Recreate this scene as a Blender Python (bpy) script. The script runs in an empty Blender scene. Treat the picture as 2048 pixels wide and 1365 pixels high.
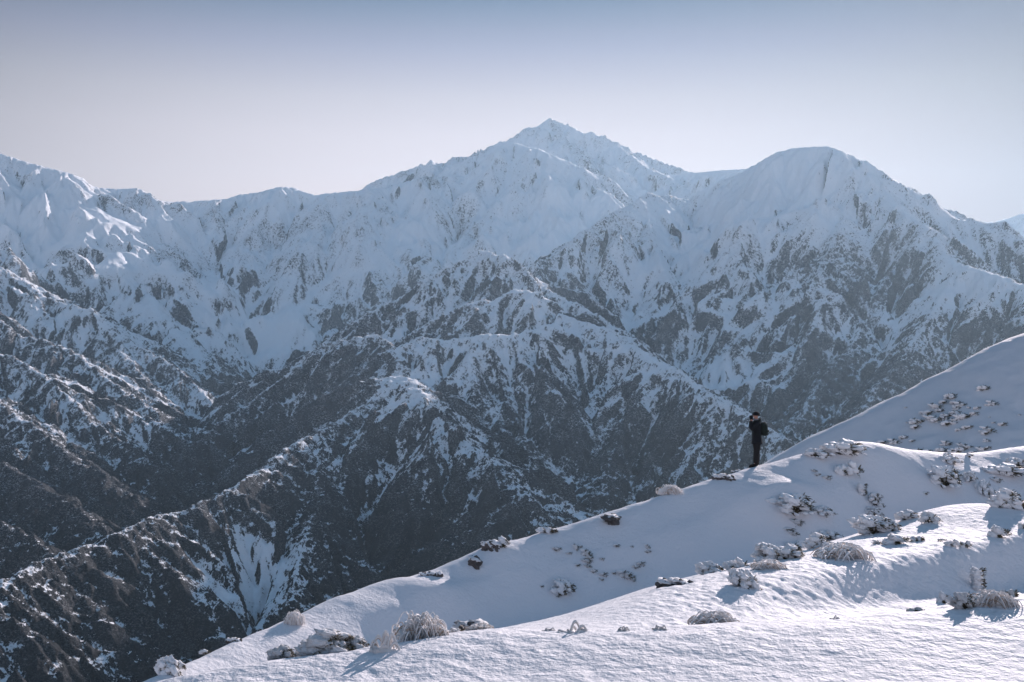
import bpy, bmesh, math, random
import numpy as np
from mathutils import Vector, Matrix, noise as mnoise

S = bpy.context.scene
COL = S.collection
R = math.radians

# ------------------------------------------------------------------ camera
FOC = 1991.0                      # focal length in pixels of the 2048-wide photograph
cam_data = bpy.data.cameras.new('camera')
cam_data.sensor_width = 36.0
cam_data.lens = 36.0 * FOC / 2048.0
cam_data.clip_start = 0.05
cam_data.clip_end = 40000
cam = bpy.data.objects.new('camera', cam_data)
cam.location = (0, 0, 0)
cam.rotation_euler = (R(90), 0, 0)
COL.objects.link(cam)
S.camera = cam

# ------------------------------------------------------------------ light
SUN_EL, SUN_AZ = 19.3, 28.5       # azimuth: degrees to the right of straight ahead
w = bpy.data.worlds.new('World')
S.world = w
w.use_nodes = True
wn, wl = w.node_tree.nodes, w.node_tree.links
wn.clear()
def wmath(op, a, b=0.0, clamp=False):
    n = wn.new('ShaderNodeMath'); n.operation = op; n.use_clamp = clamp
    for k, v in ((0, a), (1, b)):
        if hasattr(v, 'is_output'): wl.new(v, n.inputs[k])
        else: n.inputs[k].default_value = v
    return n.outputs[0]
sky = wn.new('ShaderNodeTexSky')
sky.sky_type = 'NISHITA'
sky.sun_disc = False
sky.sun_elevation = R(SUN_EL)
sky.sun_rotation = R(SUN_AZ)
sky.altitude = 1500
sky.air_density = 1.0
sky.dust_density = 0.3
sky.ozone_density = 1.5
# winter haze in the sky: pale lilac near the horizon, greyer blue overhead, brightest ahead
tc = wn.new('ShaderNodeTexCoord')
sx = wn.new('ShaderNodeSeparateXYZ'); wl.new(tc.outputs['Generated'], sx.inputs[0])
elev = wmath('ARCSINE', sx.outputs[2])
ramp = wn.new('ShaderNodeValToRGB')
wl.new(wmath('DIVIDE', elev, R(90)), ramp.inputs[0])
SKYSTOPS = [(0, .64, .56, .58), (8.5, .63, .555, .575), (11.5, .565, .515, .55), (13.6, .465, .44, .485), (16.3, .275, .285, .38),
            (19, .10, .150, .235), (28, .135, .245, .40), (50, .11, .225, .385), (90, .095, .205, .375)]
cr = ramp.color_ramp; cr.interpolation = 'EASE'
cr.interpolation = 'LINEAR'
for k, (e, r, g_, b_) in enumerate(SKYSTOPS):
    el_ = cr.elements[k] if k < 2 else cr.elements.new(e / 90)
    el_.position = e / 90; el_.color = (r, g_, b_, 1)
hx = wmath('ADD', wmath('MULTIPLY', sx.outputs[0], math.sin(R(-3))), wmath('MULTIPLY', sx.outputs[1], math.cos(R(-3))))
hl_ = wmath('SQRT', wmath('SUBTRACT', 1.0001, wmath('MULTIPLY', sx.outputs[2], sx.outputs[2])))
mr = wn.new('ShaderNodeMapRange')
wl.new(wmath('DIVIDE', hx, hl_), mr.inputs['Value'])
for k, v in zip(('From Min', 'From Max', 'To Min', 'To Max'), (.80, 1.0, .22, 1.0)): mr.inputs[k].default_value = v
m2 = wn.new('ShaderNodeMapRange')            # unseen sky behind the camera, brightened to fill the shaded slopes
wl.new(wmath('DIVIDE', hx, hl_), m2.inputs['Value'])
for k, v in zip(('From Min', 'From Max', 'To Min', 'To Max'), (.65, -.3, 0.0, .85)): m2.inputs[k].default_value = v
azf = wmath('MAXIMUM', mr.outputs[0], m2.outputs[0])
az = wn.new('ShaderNodeMix'); az.data_type = 'RGBA'; az.blend_type = 'MULTIPLY'; az.inputs['Factor'].default_value = 1
wl.new(ramp.outputs[0], az.inputs['A']); wl.new(azf, az.inputs['B'])
ns = wn.new('ShaderNodeMix'); ns.data_type = 'RGBA'; ns.blend_type = 'MULTIPLY'; ns.inputs['Factor'].default_value = 1
wl.new(sky.outputs[0], ns.inputs['A']); ns.inputs['B'].default_value = (.06, .06, .06, 1)
cl = wn.new('ShaderNodeMix'); cl.data_type = 'RGBA'; cl.blend_type = 'DARKEN'; cl.inputs['Factor'].default_value = 1
wl.new(ns.outputs['Result'], cl.inputs['A']); cl.inputs['B'].default_value = (.4, .42, .46, 1)
mx = wn.new('ShaderNodeMix'); mx.data_type = 'RGBA'; mx.inputs['Factor'].default_value = .95
wl.new(cl.outputs['Result'], mx.inputs['A']); wl.new(az.outputs['Result'], mx.inputs['B'])
bg = wn.new('ShaderNodeBackground')
bg.inputs['Strength'].default_value = 1.0
wo = wn.new('ShaderNodeOutputWorld')
wl.new(mx.outputs['Result'], bg.inputs[0])
wl.new(bg.outputs[0], wo.inputs[0])

sd = bpy.data.lights.new('sun', 'SUN')
sd.energy = 5.0
sd.angle = R(0.5)
sd.color = (1.0, 0.865, 0.855)
sun = bpy.data.objects.new('sun', sd)
sdir = Vector((math.sin(R(SUN_AZ)) * math.cos(R(SUN_EL)), math.cos(R(SUN_AZ)) * math.cos(R(SUN_EL)), math.sin(R(SUN_EL))))
sun.rotation_euler = sdir.to_track_quat('Z', 'Y').to_euler()
COL.objects.link(sun)

S.view_settings.view_transform = 'Standard'
S.view_settings.look = 'None'
S.view_settings.exposure = 0.42
S.view_settings.gamma = 1.0
S.cycles.max_bounces = 6
S.cycles.diffuse_bounces = 3
S.cycles.volume_bounces = 1
S.cycles.use_denoising = True

# ------------------------------------------------------------------ noise
f32 = np.float32
def _hash(ix, iy, seed):
    h = (ix.astype(np.int64) * 374761393 + iy.astype(np.int64) * 668265263 + seed * 1274126177) & 0xFFFFFFFF
    h = ((h ^ (h >> 13)) * 1274126177) & 0xFFFFFFFF
    h = ((h ^ (h >> 16)) * 2246822519) & 0xFFFFFFFF
    return h ^ (h >> 15)
def _tab(seed):
    rs = np.random.RandomState(seed)
    a = rs.rand(256, 256) * 2 * np.pi
    return np.cos(a).astype(f32), np.sin(a).astype(f32)
_tabs = {}
def gnoise(x, y, seed=0):
    if seed not in _tabs: _tabs[seed] = _tab(seed + 11)
    gx, gy = _tabs[seed]
    x0 = np.floor(x); y0 = np.floor(y)
    fx = (x - x0).astype(f32); fy = (y - y0).astype(f32)
    ix = x0.astype(np.int32) & 255; iy = y0.astype(np.int32) & 255
    ix1 = (ix + 1) & 255; iy1 = (iy + 1) & 255
    ux = fx * fx * fx * (fx * (fx * 6 - 15) + 10); uy = fy * fy * fy * (fy * (fy * 6 - 15) + 10)
    a = gx[ix, iy] * fx + gy[ix, iy] * fy
    b = gx[ix1, iy] * (fx - 1) + gy[ix1, iy] * fy
    c = gx[ix, iy1] * fx + gy[ix, iy1] * (fy - 1)
    d = gx[ix1, iy1] * (fx - 1) + gy[ix1, iy1] * (fy - 1)
    a += ux * (b - a); c += ux * (d - c)
    return (a + uy * (c - a)) * 1.5
def fbm(x, y, octaves=4, seed=0, gain=0.5, ridged=False):
    s = 0; a = 1.0; t = 0
    for o in range(octaves):
        n = gnoise(x * 2.03 ** o + 17.3 * o, y * 2.03 ** o - 9.1 * o, seed + o)
        if ridged: n = 1 - 2 * np.abs(n)
        s = s + a * n; t += a; a *= gain
    return s / t
def sstep(a, b, x):
    t = np.clip((x - a) / (b - a), 0, 1)
    return t * t * (3 - 2 * t)
def gully(x, y, dx, dy, wl_, seed):
    """stripes of wavelength wl_ running down the slope direction (dx,dy); returns cos and sin of the phase"""
    if seed not in _tabs: _tabs[seed] = _tab(seed + 11)
    ca, sa = _tabs[seed]
    px = x / wl_; py = y / wl_
    x0 = np.floor(px); y0 = np.floor(py)
    fx = (px - x0).astype(f32); fy = (py - y0).astype(f32)
    ix = x0.astype(np.int32); iy = y0.astype(np.int32)
    tx, ty = -dy, dx
    C = np.zeros_like(fx); Sn = np.zeros_like(fx)
    for i in range(-1, 3):
        for j in range(-1, 3):
            h1 = ca[(ix + i) & 255, (iy + j) & 255]; h2 = sa[(ix + i) & 255, (iy + j) & 255]
            vx = fx - i - h1 * 0.45; vy = fy - j - h2 * 0.45
            d2 = vx * vx + vy * vy
            wt = np.maximum(np.exp(-d2 * 2.0) - 0.0111, 0)
            ph = (vx * tx + vy * ty) * (2 * np.pi)
            C += wt * np.cos(ph); Sn += wt * np.sin(ph)
    m = np.sqrt(C * C + Sn * Sn) + 0.08
    return C / m, Sn / m

# ------------------------------------------------------------------ meshes and tags
def grid_mesh(name, X, Y, Z, mat, attrs=None):
    nu, nv = X.shape
    me = bpy.data.meshes.new(name)
    co = np.empty((nu * nv, 3), f32)
    co[:, 0] = X.ravel(); co[:, 1] = Y.ravel(); co[:, 2] = Z.ravel()
    idx = np.arange(nu * nv, dtype=np.int32).reshape(nu, nv)
    q = np.stack([idx[:-1, :-1], idx[1:, :-1], idx[1:, 1:], idx[:-1, 1:]], -1).reshape(-1, 4)
    nf = len(q)
    me.vertices.add(len(co)); me.vertices.foreach_set('co', co.ravel())
    me.loops.add(nf * 4); me.loops.foreach_set('vertex_index', q.ravel())
    me.polygons.add(nf)
    me.polygons.foreach_set('loop_start', np.arange(0, nf * 4, 4, dtype=np.int32))
    me.polygons.foreach_set('loop_total', np.full(nf, 4, np.int32))
    me.polygons.foreach_set('use_smooth', np.ones(nf, bool))
    me.update(calc_edges=True)
    for k, v in (attrs or {}).items():
        a = me.attributes.new(k, 'FLOAT', 'POINT')
        a.data.foreach_set('value', np.ascontiguousarray(v, f32).ravel())
    me.materials.append(mat)
    o = bpy.data.objects.new(name, me)
    COL.objects.link(o)
    return o
def tag(o, label=None, cat=None, group=None, kind=None):
    if label: o['label'] = label
    if cat: o['category'] = cat
    if group: o['group'] = group
    if kind: o['kind'] = kind
    return o

# ------------------------------------------------------------------ material helper
class NT:
    def __init__(s, name):
        s.m = bpy.data.materials.new(name); s.m.use_nodes = True
        s.n = s.m.node_tree.nodes; s.l = s.m.node_tree.links
        s.b = s.n['Principled BSDF']
        s.b.inputs['Specular IOR Level'].default_value = 0.15
        s.b.inputs['Roughness'].default_value = 0.8
    def add(s, t, **kw):
        n = s.n.new(t)
        for k, v in kw.items(): setattr(n, k, v)
        return n
    def link(s, a, b): s.l.new(a, b)
    def val(s, sock, v):
        if hasattr(v, 'is_output'): s.l.new(v, sock)
        else: sock.default_value = v
    def math(s, op, a, b=0.0, clamp=False):
        n = s.add('ShaderNodeMath', operation=op, use_clamp=clamp)
        s.val(n.inputs[0], a); s.val(n.inputs[1], b)
        return n.outputs[0]
    def noise(s, vec, scale, detail=4, rough=0.55, dist=0.0):
        n = s.add('ShaderNodeTexNoise')
        n.inputs['Scale'].default_value = scale; n.inputs['Detail'].default_value = detail
        n.inputs['Roughness'].default_value = rough; n.inputs['Distortion'].default_value = dist
        if vec is not None: s.link(vec, n.inputs['Vector'])
        return n.outputs['Fac']
    def attr(s, name):
        n = s.add('ShaderNodeAttribute', attribute_name=name)
        return n.outputs['Fac']
    def map(s, v, a, b, c=0.0, d=1.0, smooth=True):
        n = s.add('ShaderNodeMapRange', interpolation_type='SMOOTHSTEP' if smooth else 'LINEAR')
        s.val(n.inputs['Value'], v)
        for k, x in zip(('From Min', 'From Max', 'To Min', 'To Max'), (a, b, c, d)): n.inputs[k].default_value = x
        return n.outputs[0]
    def mix(s, f, a, b):
        n = s.add('ShaderNodeMix', data_type='RGBA')
        s.val(n.inputs['Factor'], f)
        for sock, v in ((n.inputs['A'], a), (n.inputs['B'], b)):
            if hasattr(v, 'is_output'): s.l.new(v, sock)
            else: sock.default_value = (*v, 1)
        return n.outputs['Result']
    def scaled(s, vec, sc):
        n = s.add('ShaderNodeMapping')
        n.inputs['Scale'].default_value = sc
        s.link(vec, n.inputs['Vector'])
        return n.outputs[0]
    def bump(s, h, dist, strength=1.0, prev=None):
        n = s.add('ShaderNodeBump')
        n.inputs['Strength'].default_value = strength; n.inputs['Distance'].default_value = dist
        s.link(h, n.inputs['Height'])
        if prev is not None: s.link(prev, n.inputs['Normal'])
        return n.outputs[0]

# ------------------------------------------------------------------ the mountains
def wpt(px, py, Y):
    return ((px - 1024.0) / FOC * Y, Y, (682.5 - py) / FOC * Y)

# every ridge of the range: slope of its flanks, roughness of its crest, then crest points
RIDGES = [
 # skyline
 (.66, .5, [(-300,215,3900),(-150,262,4100),(0,308,4200),(70,330,4200),(130,345,4200),(165,375,4300),(240,380,4400),(275,378,4400),(320,402,4500),(350,405,4550),(400,403,4580),(450,400,4600),(480,390,4700),(520,385,4700),(555,376,4700),(585,377,4720),(630,393,4650),(690,385,4600),(735,380,4600),(775,375,4700),(833,357,4750),(855,354,4800),(903,357,4900),(928,346,5000),(955,317,5100),(1000,288,5200),(1020,286,5150),(1060,296,5050),(1100,310,4950),(1155,354,4750),(1200,383,4600)], 40),
 (.7, 2.2, [(720,384,5300),(745,368,5300),(790,351,5300),(830,335,5300),(856,330,5300),(862,322,5300),(868,329,5320),(885,331,5350),(905,318,5400),(945,316,5500),(975,302,5600),(1000,286,5700),(1040,270,5800)]),
 (.75, .5, [(1000,288,5700),(1040,270,5800),(1075,252,5900),(1099,237,6000),(1130,250,5950),(1145,258,5930)]),
 (.7, 2.4, [(1130,250,5950),(1145,258,5930),(1165,268,5900),(1180,267,5900),(1210,277,5850),(1250,297,5800),(1290,315,5750),(1330,330,5700),(1365,343,5600),(1385,349,5550),(1430,380,5400)]),
 (.6, 2.0, [(1099,240,5980),(1130,280,5750),(1165,315,5500),(1200,350,5250),(1235,378,5050)]),
 (.6, 1.6, [(1230,290,5800),(1290,335,5450),(1345,362,5150),(1400,392,4850)], 40),
 (.55, .1, [(1340,352,5400),(1390,346,5200),(1440,342,5000),(1505,337,4800),(1600,335,4700)]),
 (.5, .8, [(1900,438,6600),(1955,446,6500),(1990,445,6500),(2010,440,6500),(2035,432,6500),(2060,427,6500),(2120,410,6500),(2400,330,6500)]),
 # the dome
 (.84, .25, [(1380,402,3900),(1430,375,3800),(1470,352,3750),(1505,335,3700),(1550,310,3600),(1580,299,3550),(1610,296,3500),(1650,294,3450),(1680,302,3400),(1727,322,3350),(1744,350,3250),(1792,412,3050),(1854,460,2850),(1913,525,2650),(1957,540,2550),(2002,556,2450),(2040,574,2400),(2120,610,2250),(2250,680,2050)], 35),
 (.7, 1.1, [(1680,304,3450),(1720,324,3500),(1745,344,3550),(1780,372,3600),(1810,388,3600),(1850,414,3600),(1880,428,3550),(1910,448,3500),(1940,462,3500),(1985,492,3350),(2048,530,3200),(2200,610,2900)]),
 (.7, 1.6, [(1400,405,3900),(1345,396,3800),(1294,390,3700),(1272,405,3600),(1217,434,3450),(1170,460,3350),(1137,489,3250),(1115,511,3200),(1064,530,3100)]),
 (.62, 1.2, [(1690,440,3040),(1650,520,2830),(1580,640,2600),(1530,720,2455),(1500,790,2350)]),
 (.62, 1.2, [(1800,500,2870),(1740,620,2610),(1680,720,2370),(1620,800,2180),(1580,850,2070)]),
 (.62, 1.2, [(1900,560,2560),(1850,650,2380),(1790,740,2180),(1720,820,2000)]),
 (.62, 1.2, [(1500,430,3250),(1465,520,3000),(1450,600,2850),(1455,690,2620),(1475,770,2440)]),
 (.62, 1.2, [(1290,400,3680),(1300,480,3350),(1340,560,3050),(1390,650,2800),(1430,720,2620)]),
 # spurs of the left wall
 (.62, .4, [(150,352,4250),(190,415,4000),(215,470,3800),(260,540,3600),(275,565,3500),(330,640,3250),(400,720,3000)], 50),
 (.62, 1., [(320,402,4500),(360,480,4230),(400,560,3950),(430,620,3750)]),
 (.62, 1., [(450,400,4600),(480,470,4330),(520,540,4080),(535,590,3900)]),
 (.62, .8, [(575,376,4710),(590,450,4430),(572,520,4130),(565,567,3900)]),
 (.62, .8, [(735,380,4600),(765,410,4450),(790,440,4330),(805,480,4200),(840,540,3950),(860,570,3800)]),
 (.62, .8, [(1000,288,5200),(990,350,4900),(960,420,4550),(930,470,4250),(900,520,3950)]),
 (.62, .8, [(1060,296,5050),(1070,370,4700),(1060,430,4400),(1050,490,4100)]),
 (.62, .5, [(565,567,3900),(592,580,3850),(620,612,3750),(660,660,3600),(690,690,3500)], 45),
 (.55, .4, [(565,567,3900),(545,610,3840),(530,656,3750),(470,700,3600),(410,735,3480)], 30),
 # left flank
 (.53, 1.5, [(-200,480,3050),(-100,510,3000),(0,540,2950),(70,580,2900),(120,610,2850),(180,625,2800),(215,650,2750),(260,690,2680),(300,710,2620),(350,745,2550),(400,785,2480),(440,825,2400)]),
 (.53, 1.5, [(-180,560,2550),(-80,610,2500),(0,650,2450),(34,677,2420),(76,683,2400),(113,695,2370),(138,708,2350),(172,733,2300),(206,757,2260),(241,777,2220),(300,820,2130),(350,870,2040),(375,895,1990)]),
 (.53, 1.5, [(215,650,2750),(250,710,2590),(290,765,2450),(330,815,2330),(365,860,2230)]),
 (.53, 1.5, [(-180,640,2200),(-80,690,2150),(0,712,2100),(60,745,2050),(103,770,2000),(131,805,1950),(172,840,1900),(213,877,1860),(241,894,1830),(265,901,1800),(300,940,1740)]),
 (.53, 1.5, [(-180,730,1900),(-60,780,1850),(0,815,1800),(69,863,1730),(113,905,1680),(155,936,1640),(186,946,1610),(213,970,1580),(245,998,1540)]),
 (.53, 1.5, [(-180,860,1700),(-60,910,1650),(0,936,1600),(45,950,1560),(79,974,1530),(127,1005,1480),(162,1029,1450),(190,1052,1420)]),
 (.53, 1.5, [(-180,990,1500),(-60,1040,1450),(0,1063,1400),(34,1070,1370),(69,1087,1340),(90,1101,1320),(118,1120,1295)]),
 # central massif
 (.68, 1.2, [(965,503,2900),(920,525,2850),(880,545,2800),(850,565,2750),(800,600,2700),(760,625,2650),(720,660,2600),(680,688,2550),(640,705,2500),(590,735,2450),(540,770,2400),(500,800,2300),(447,822,2200),(400,862,2100),(351,882,2000),(300,932,1900),(240,990,1800)]),
 (.68, .8, [(965,503,2900),(985,508,2870),(1001,516,2850),(1013,512,2840),(1034,551,2800),(1071,570,2750),(1108,590,2700),(1137,603,2680),(1180,627,2650),(1230,655,2600)]),
 (.66, .7, [(1035,583,2500),(1073,588,2480),(1089,606,2450),(1126,632,2400),(1162,647,2350),(1214,661,2300),(1263,698,2200),(1304,722,2130),(1350,745,2050),(1400,775,1980),(1450,805,1900),(1500,840,1830),(1560,880,1750)], 26),
 (.66, .7, [(1035,583,2500),(1000,602,2460),(950,607,2430),(900,627,2400),(850,652,2370),(800,682,2330)]),
 (.7, 1.0, [(370,902,1880),(420,870,1950),(480,820,2050),(540,775,2150),(600,730,2200),(650,692,2250),(700,680,2230),(746,674,2200),(788,702,2150),(812,738,2080)]),
 (.66, .6, [(788,702,2150),(845,677,2200),(900,686,2200),(960,675,2200),(1015,671,2220),(1060,665,2250),(1110,650,2310)], 30),
 (.68, .7, [(805,757,1950),(760,800,1880),(700,836,1800),(644,867,1720),(620,880,1690),(517,943,1560),(420,1005,1430),(342,1027,1380),(273,1061,1300),(171,1103,1220),(85,1130,1160),(41,1167,1100),(0,1176,1080),(-100,1215,1000),(-300,1300,900)]),
 (.64, .7, [(805,757,1950),(840,800,1850),(880,850,1760),(935,900,1680),(985,930,1620),(1040,990,1530),(1090,1060,1440),(1130,1110,1370)], 60),
 (.64, .7, [(780,790,1910),(820,840,1800),(860,890,1720),(895,945,1640),(920,1000,1560),(950,1060,1480)], 40),
 (.6, .9, [(620,880,1700),(640,960,1595),(625,1040,1475),(600,1130,1365),(590,1200,1290)]),
 (.62, 1.1, [(1214,661,2300),(1230,740,2150),(1250,820,2000),(1230,900,1870),(1200,960,1770),(1190,1010,1690)]),
 (.62, 1.1, [(1304,722,2130),(1330,800,2000),(1340,880,1880),(1320,940,1800)]),
 (.62, 1.1, [(1015,671,2220),(1000,740,2100),(1010,800,2000),(1040,880,1880),(1080,960,1750),(1110,1020,1680)]),
 (.62, 1.1, [(900,686,2200),(930,740,2100),(960,790,2020),(1000,860,1900)]),
]
FLOOR = -620.0

du = 2.0 / FOC
U = np.arange(-330 - 1024, 2380 - 1024, 2.0) / FOC
NV = 1430
YY = 230.0 * np.exp(np.linspace(0, math.log(7600 / 230.0), NV))
lY0 = math.log(230.0); dlY = math.log(7600 / 230.0) / (NV - 1)
MY = np.broadcast_to(YY[None, :], (len(U), NV)).astype(f32)
MX = (U[:, None] * YY[None, :]).astype(f32)
MZ = np.full(MX.shape, FLOOR, f32)
MD = np.full(MX.shape, 400.0, f32)          # distance to the ridge this point belongs to
GX = np.zeros(MX.shape, f32); GY = np.full(MX.shape, -1, f32)
MR = np.zeros(MX.shape, f32)

# slow wandering of the flanks, so that they are not straight cones
WARP = fbm(MX / 420.0, MY / 420.0, 3, 50)
# and small bends of the crests
QX = MX + 16 * gnoise(MX / 230.0, MY / 230.0, 60) + 6 * fbm(MX / 62.0, MY / 62.0, 2, 62)
QY = MY + 16 * gnoise(MX / 230.0 + 40, MY / 230.0, 61) + 6 * fbm(MX / 62.0 + 9, MY / 62.0, 2, 64)
M2 = np.full(MX.shape, FLOOR - 200, f32)    # height of the runner-up flank, to keep valley lines smooth
def raise_ridge(P, sl, rough, rnd_=4.0):
    P = [wpt(*p) for p in P]
    win = None; segs = []
    for (x0, y0, z0), (x1, y1, z1) in zip(P[:-1], P[1:]):
        Rr = (max(z0, z1) - FLOOR) / (sl * .8) + 30
        ya, yb = max(min(y0, y1) - Rr, YY[0]), min(max(y0, y1) + Rr, YY[-1])
        if yb <= ya: continue
        j0 = int((math.log(ya) - lY0) / dlY); j1 = min(int((math.log(yb) - lY0) / dlY) + 2, NV)
        xa, xb = min(x0, x1) - Rr, max(x0, x1) + Rr
        ua = xa / (ya if xa < 0 else yb); ub = xb / (ya if xb > 0 else yb)
        i0 = max(int((ua - U[0]) / du), 0); i1 = min(int((ub - U[0]) / du) + 2, len(U))
        if i1 <= i0: continue
        segs.append((i0, i1, j0, j1, x0, y0, z0, x1, y1, z1))
        win = (i0, i1, j0, j1) if win is None else (min(win[0], i0), max(win[1], i1), min(win[2], j0), max(win[3], j1))
    if win is None: return
    W = (slice(win[0], win[1]), slice(win[2], win[3]))
    H = np.full((win[1] - win[0], win[3] - win[2]), -9e3, f32); D = np.zeros_like(H); A = np.zeros_like(H); B = np.zeros_like(H)
    for i0, i1, j0, j1, x0, y0, z0, x1, y1, z1 in segs:
        G = (slice(i0, i1), slice(j0, j1)); L = (slice(i0 - win[0], i1 - win[0]), slice(j0 - win[2], j1 - win[2]))
        X = QX[G]; Y = QY[G]
        ex, ey = x1 - x0, y1 - y0
        t = np.clip(((X - x0) * ex + (Y - y0) * ey) / (ex * ex + ey * ey + 1e-6), 0, 1)
        rx = X - (x0 + t * ex); ry = Y - (y0 + t * ey)
        d = np.sqrt(rx * rx + ry * ry)
        z = z0 + t * (z1 - z0)
        # flanks: steeper near the crest, easing towards the valley
        de = d * d / (d + rnd_)                 # rounded crest
        dr = sl * de * (1.12 - .28 * (d / (d + 700.0))) * np.maximum(1 + .32 * WARP[G] * sstep(20, 260, d), .94 if rough < .3 else .8)
        h = (z - dr).astype(f32)
        k = h > H[L]
        H[L][k] = h[k]; D[L][k] = d[k]
        inv = 1 / (d + 1e-3)
        A[L][k] = (rx * inv)[k]; B[L][k] = (ry * inv)[k]
    M2[W] = np.maximum(M2[W], np.minimum(MZ[W], H))
    k = H > MZ[W]
    MZ[W][k] = H[k]; MD[W][k] = D[k]; GX[W][k] = A[k]; GY[W][k] = B[k]; MR[W][k] = rough
for sl, rough, P, *rr in RIDGES: raise_ridge(P, sl, rough, *rr)
# the photographer's own mountain, falling away on every side
OWN = [(-260,-160,-70),(-60,-20,-22),(-14,8,-14),(10,22,-16),(45,42,-18),(90,120,-30),(130,190,-22),(190,260,0),(300,330,20)]
for (x0, y0, z0), (x1, y1, z1) in zip(OWN[:-1], OWN[1:]):
    ex, ey = x1 - x0, y1 - y0
    t = np.clip(((MX - x0) * ex + (MY - y0) * ey) / (ex * ex + ey * ey), 0, 1)
    rx = MX - (x0 + t * ex); ry = MY - (y0 + t * ey)
    d = np.sqrt(rx * rx + ry * ry)
    h = (z0 + t * (z1 - z0) - .66 * d).astype(f32)
    M2 = np.maximum(M2, np.minimum(MZ, h - 8))
    k = h > MZ
    MZ[k] = h[k]; MD[k] = d[k]; MR[k] = 1

# gullies and ribs running down the flanks, coarse to fine
gx, gy = GX.copy(), GY.copy()
RIB = np.zeros_like(MZ); amp = 34.0; wl_ = 240.0
hi = sstep(-100, 500, MZ)
KEEP = sstep(-1, 12, MZ - M2)
del M2
for o in range(5):
    c, s = gully(MX, MY, gx, gy, wl_, 70 + o)
    a = amp * sstep(.03 * wl_, .75 * wl_, MD) * (1 - .1 * hi)
    a = a * KEEP
    MZ += a * (c * (1 - .35 * np.abs(s)) - .15)
    RIB += KEEP * c * sstep(.03 * wl_, .6 * wl_, MD) * (.35, .6, .8, .7, .55)[o]
    k = .55 * s * sstep(.0, .5 * wl_, MD)
    tx, ty = -gy, gx
    gx, gy = gx + k * tx, gy + k * ty
    n = np.sqrt(gx * gx + gy * gy) + 1e-4
    gx /= n; gy /= n
    amp *= .47; wl_ *= .52
del gx, gy
# crest roughness and rock relief
jag = fbm(MX / 34.0, MY / 34.0, 4, 20, .55, True)
jag2 = fbm(MX / 95.0, MY / 95.0, 3, 26, .5, True)
MZ += (jag - .2) * (4.0 * MR * np.exp(-MD / 50.0) + 3.6 * sstep(420, 150, MZ) + 1.6) + (jag2 - .1) * (7.5 * np.minimum(MR, 2.4) * np.exp(-MD / 70.0) + 2.5 * sstep(20, 120, MD))
MZ += fbm(MX / 170.0, MY / 170.0, 4, 30) * 17 * sstep(10, 130, MD)

# which pixel of the photograph a surface point falls on, and back
def make_hit(X, Y, Z, U_):
    PY = 682.5 - FOC * Z / Y
    def hit(px, py):
        i = int(np.clip(round(((px - 1024) / FOC - U_[0]) / (U_[1] - U_[0])), 0, len(U_) - 1))
        col = np.minimum.accumulate(PY[i])
        j = int(np.argmax(col <= py)) if (col <= py).any() else X.shape[1] - 1
        return float(X[i, j]), float(Y[i, j]), float(Z[i, j])
    return hit
mhit = make_hit(MX, MY, MZ, U)

# slope
dZu = np.gradient(MZ, axis=0); dXu = np.gradient(MX, axis=0)
dZv = np.gradient(MZ, axis=1); dYv = np.gradient(MY, axis=1); dXv = np.gradient(MX, axis=1)
zx = dZu / dXu
zy = (dZv - zx * dXv) / dYv
SL = np.sqrt(zx * zx + zy * zy)
del dZu, dXu, dZv, dYv, dXv
big = fbm(MX / 300.0, MY / 300.0, 3, 40)
ROCK = (SL - .78) * (.8 - .52 * sstep(60, 420, MZ)) - .13 + np.interp(MZ, [0, 150, 400], [.24, .18, .10]) * RIB + .35 * big + .12 * np.minimum(MR, 2) * np.exp(-MD / 60)
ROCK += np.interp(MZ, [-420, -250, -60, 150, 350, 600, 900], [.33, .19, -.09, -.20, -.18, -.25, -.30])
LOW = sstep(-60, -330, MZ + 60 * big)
# snowfields, screes and cliffs that stand out: position in the photograph, radius in metres, change
PATCH = [
 (480,700,260,-.5),(430,640,220,-.4),(600,650,120,-.3),(520,1160,75,-.75),(520,1120,60,-.6),(480,1220,60,-.4),
 (745,725,80,.34),(690,740,70,.22),(785,720,35,.3),(1100,470,260,-.45),(1160,420,180,-.4),(1580,360,260,-.5),(1450,420,240,-.45),
 (1420,480,200,-.35),(1310,560,120,-.4),(1400,680,90,-.35),(1440,760,70,-.5),(1480,790,60,-.5),(1600,690,40,-.3),
 (1900,560,120,-.4),(1950,600,120,-.3),(850,640,60,-.45),(800,675,50,-.4),(900,730,110,-.3),(1150,690,160,-.3),(1050,620,50,-.3),
 (40,400,260,-.4),(140,480,220,-.25),(120,660,120,-.3),(330,480,150,-.25),(700,560,150,-.15),(850,470,150,-.3),
 (860,360,70,.35),(1180,300,120,.1),(1660,760,120,.25),(1750,760,120,.3),(1850,740,100,.1),(1600,560,160,.18),(1700,600,160,.18),
 (1050,780,110,.22),(950,840,80,.25),(1250,900,120,.2),(1150,980,60,-.3),(1130,1010,40,-.5),(1270,960,50,-.2),
 (760,1060,150,.35),(900,1060,120,.35),(250,1000,160,.3),(60,960,140,.3),(350,950,120,.25),(500,900,150,.2),(250,1250,200,.15),
 (870,870,60,-.12),(400,800,60,-.3),(640,820,120,.12),
]
for px, py, rad, amt in PATCH:
    x, y, z = mhit(px, py)
    d2 = ((MX - x) ** 2 + (MY - y) ** 2 + (MZ - z) ** 2) / (rad * rad)
    ROCK += (amt * np.exp(-d2)).astype(f32)
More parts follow.
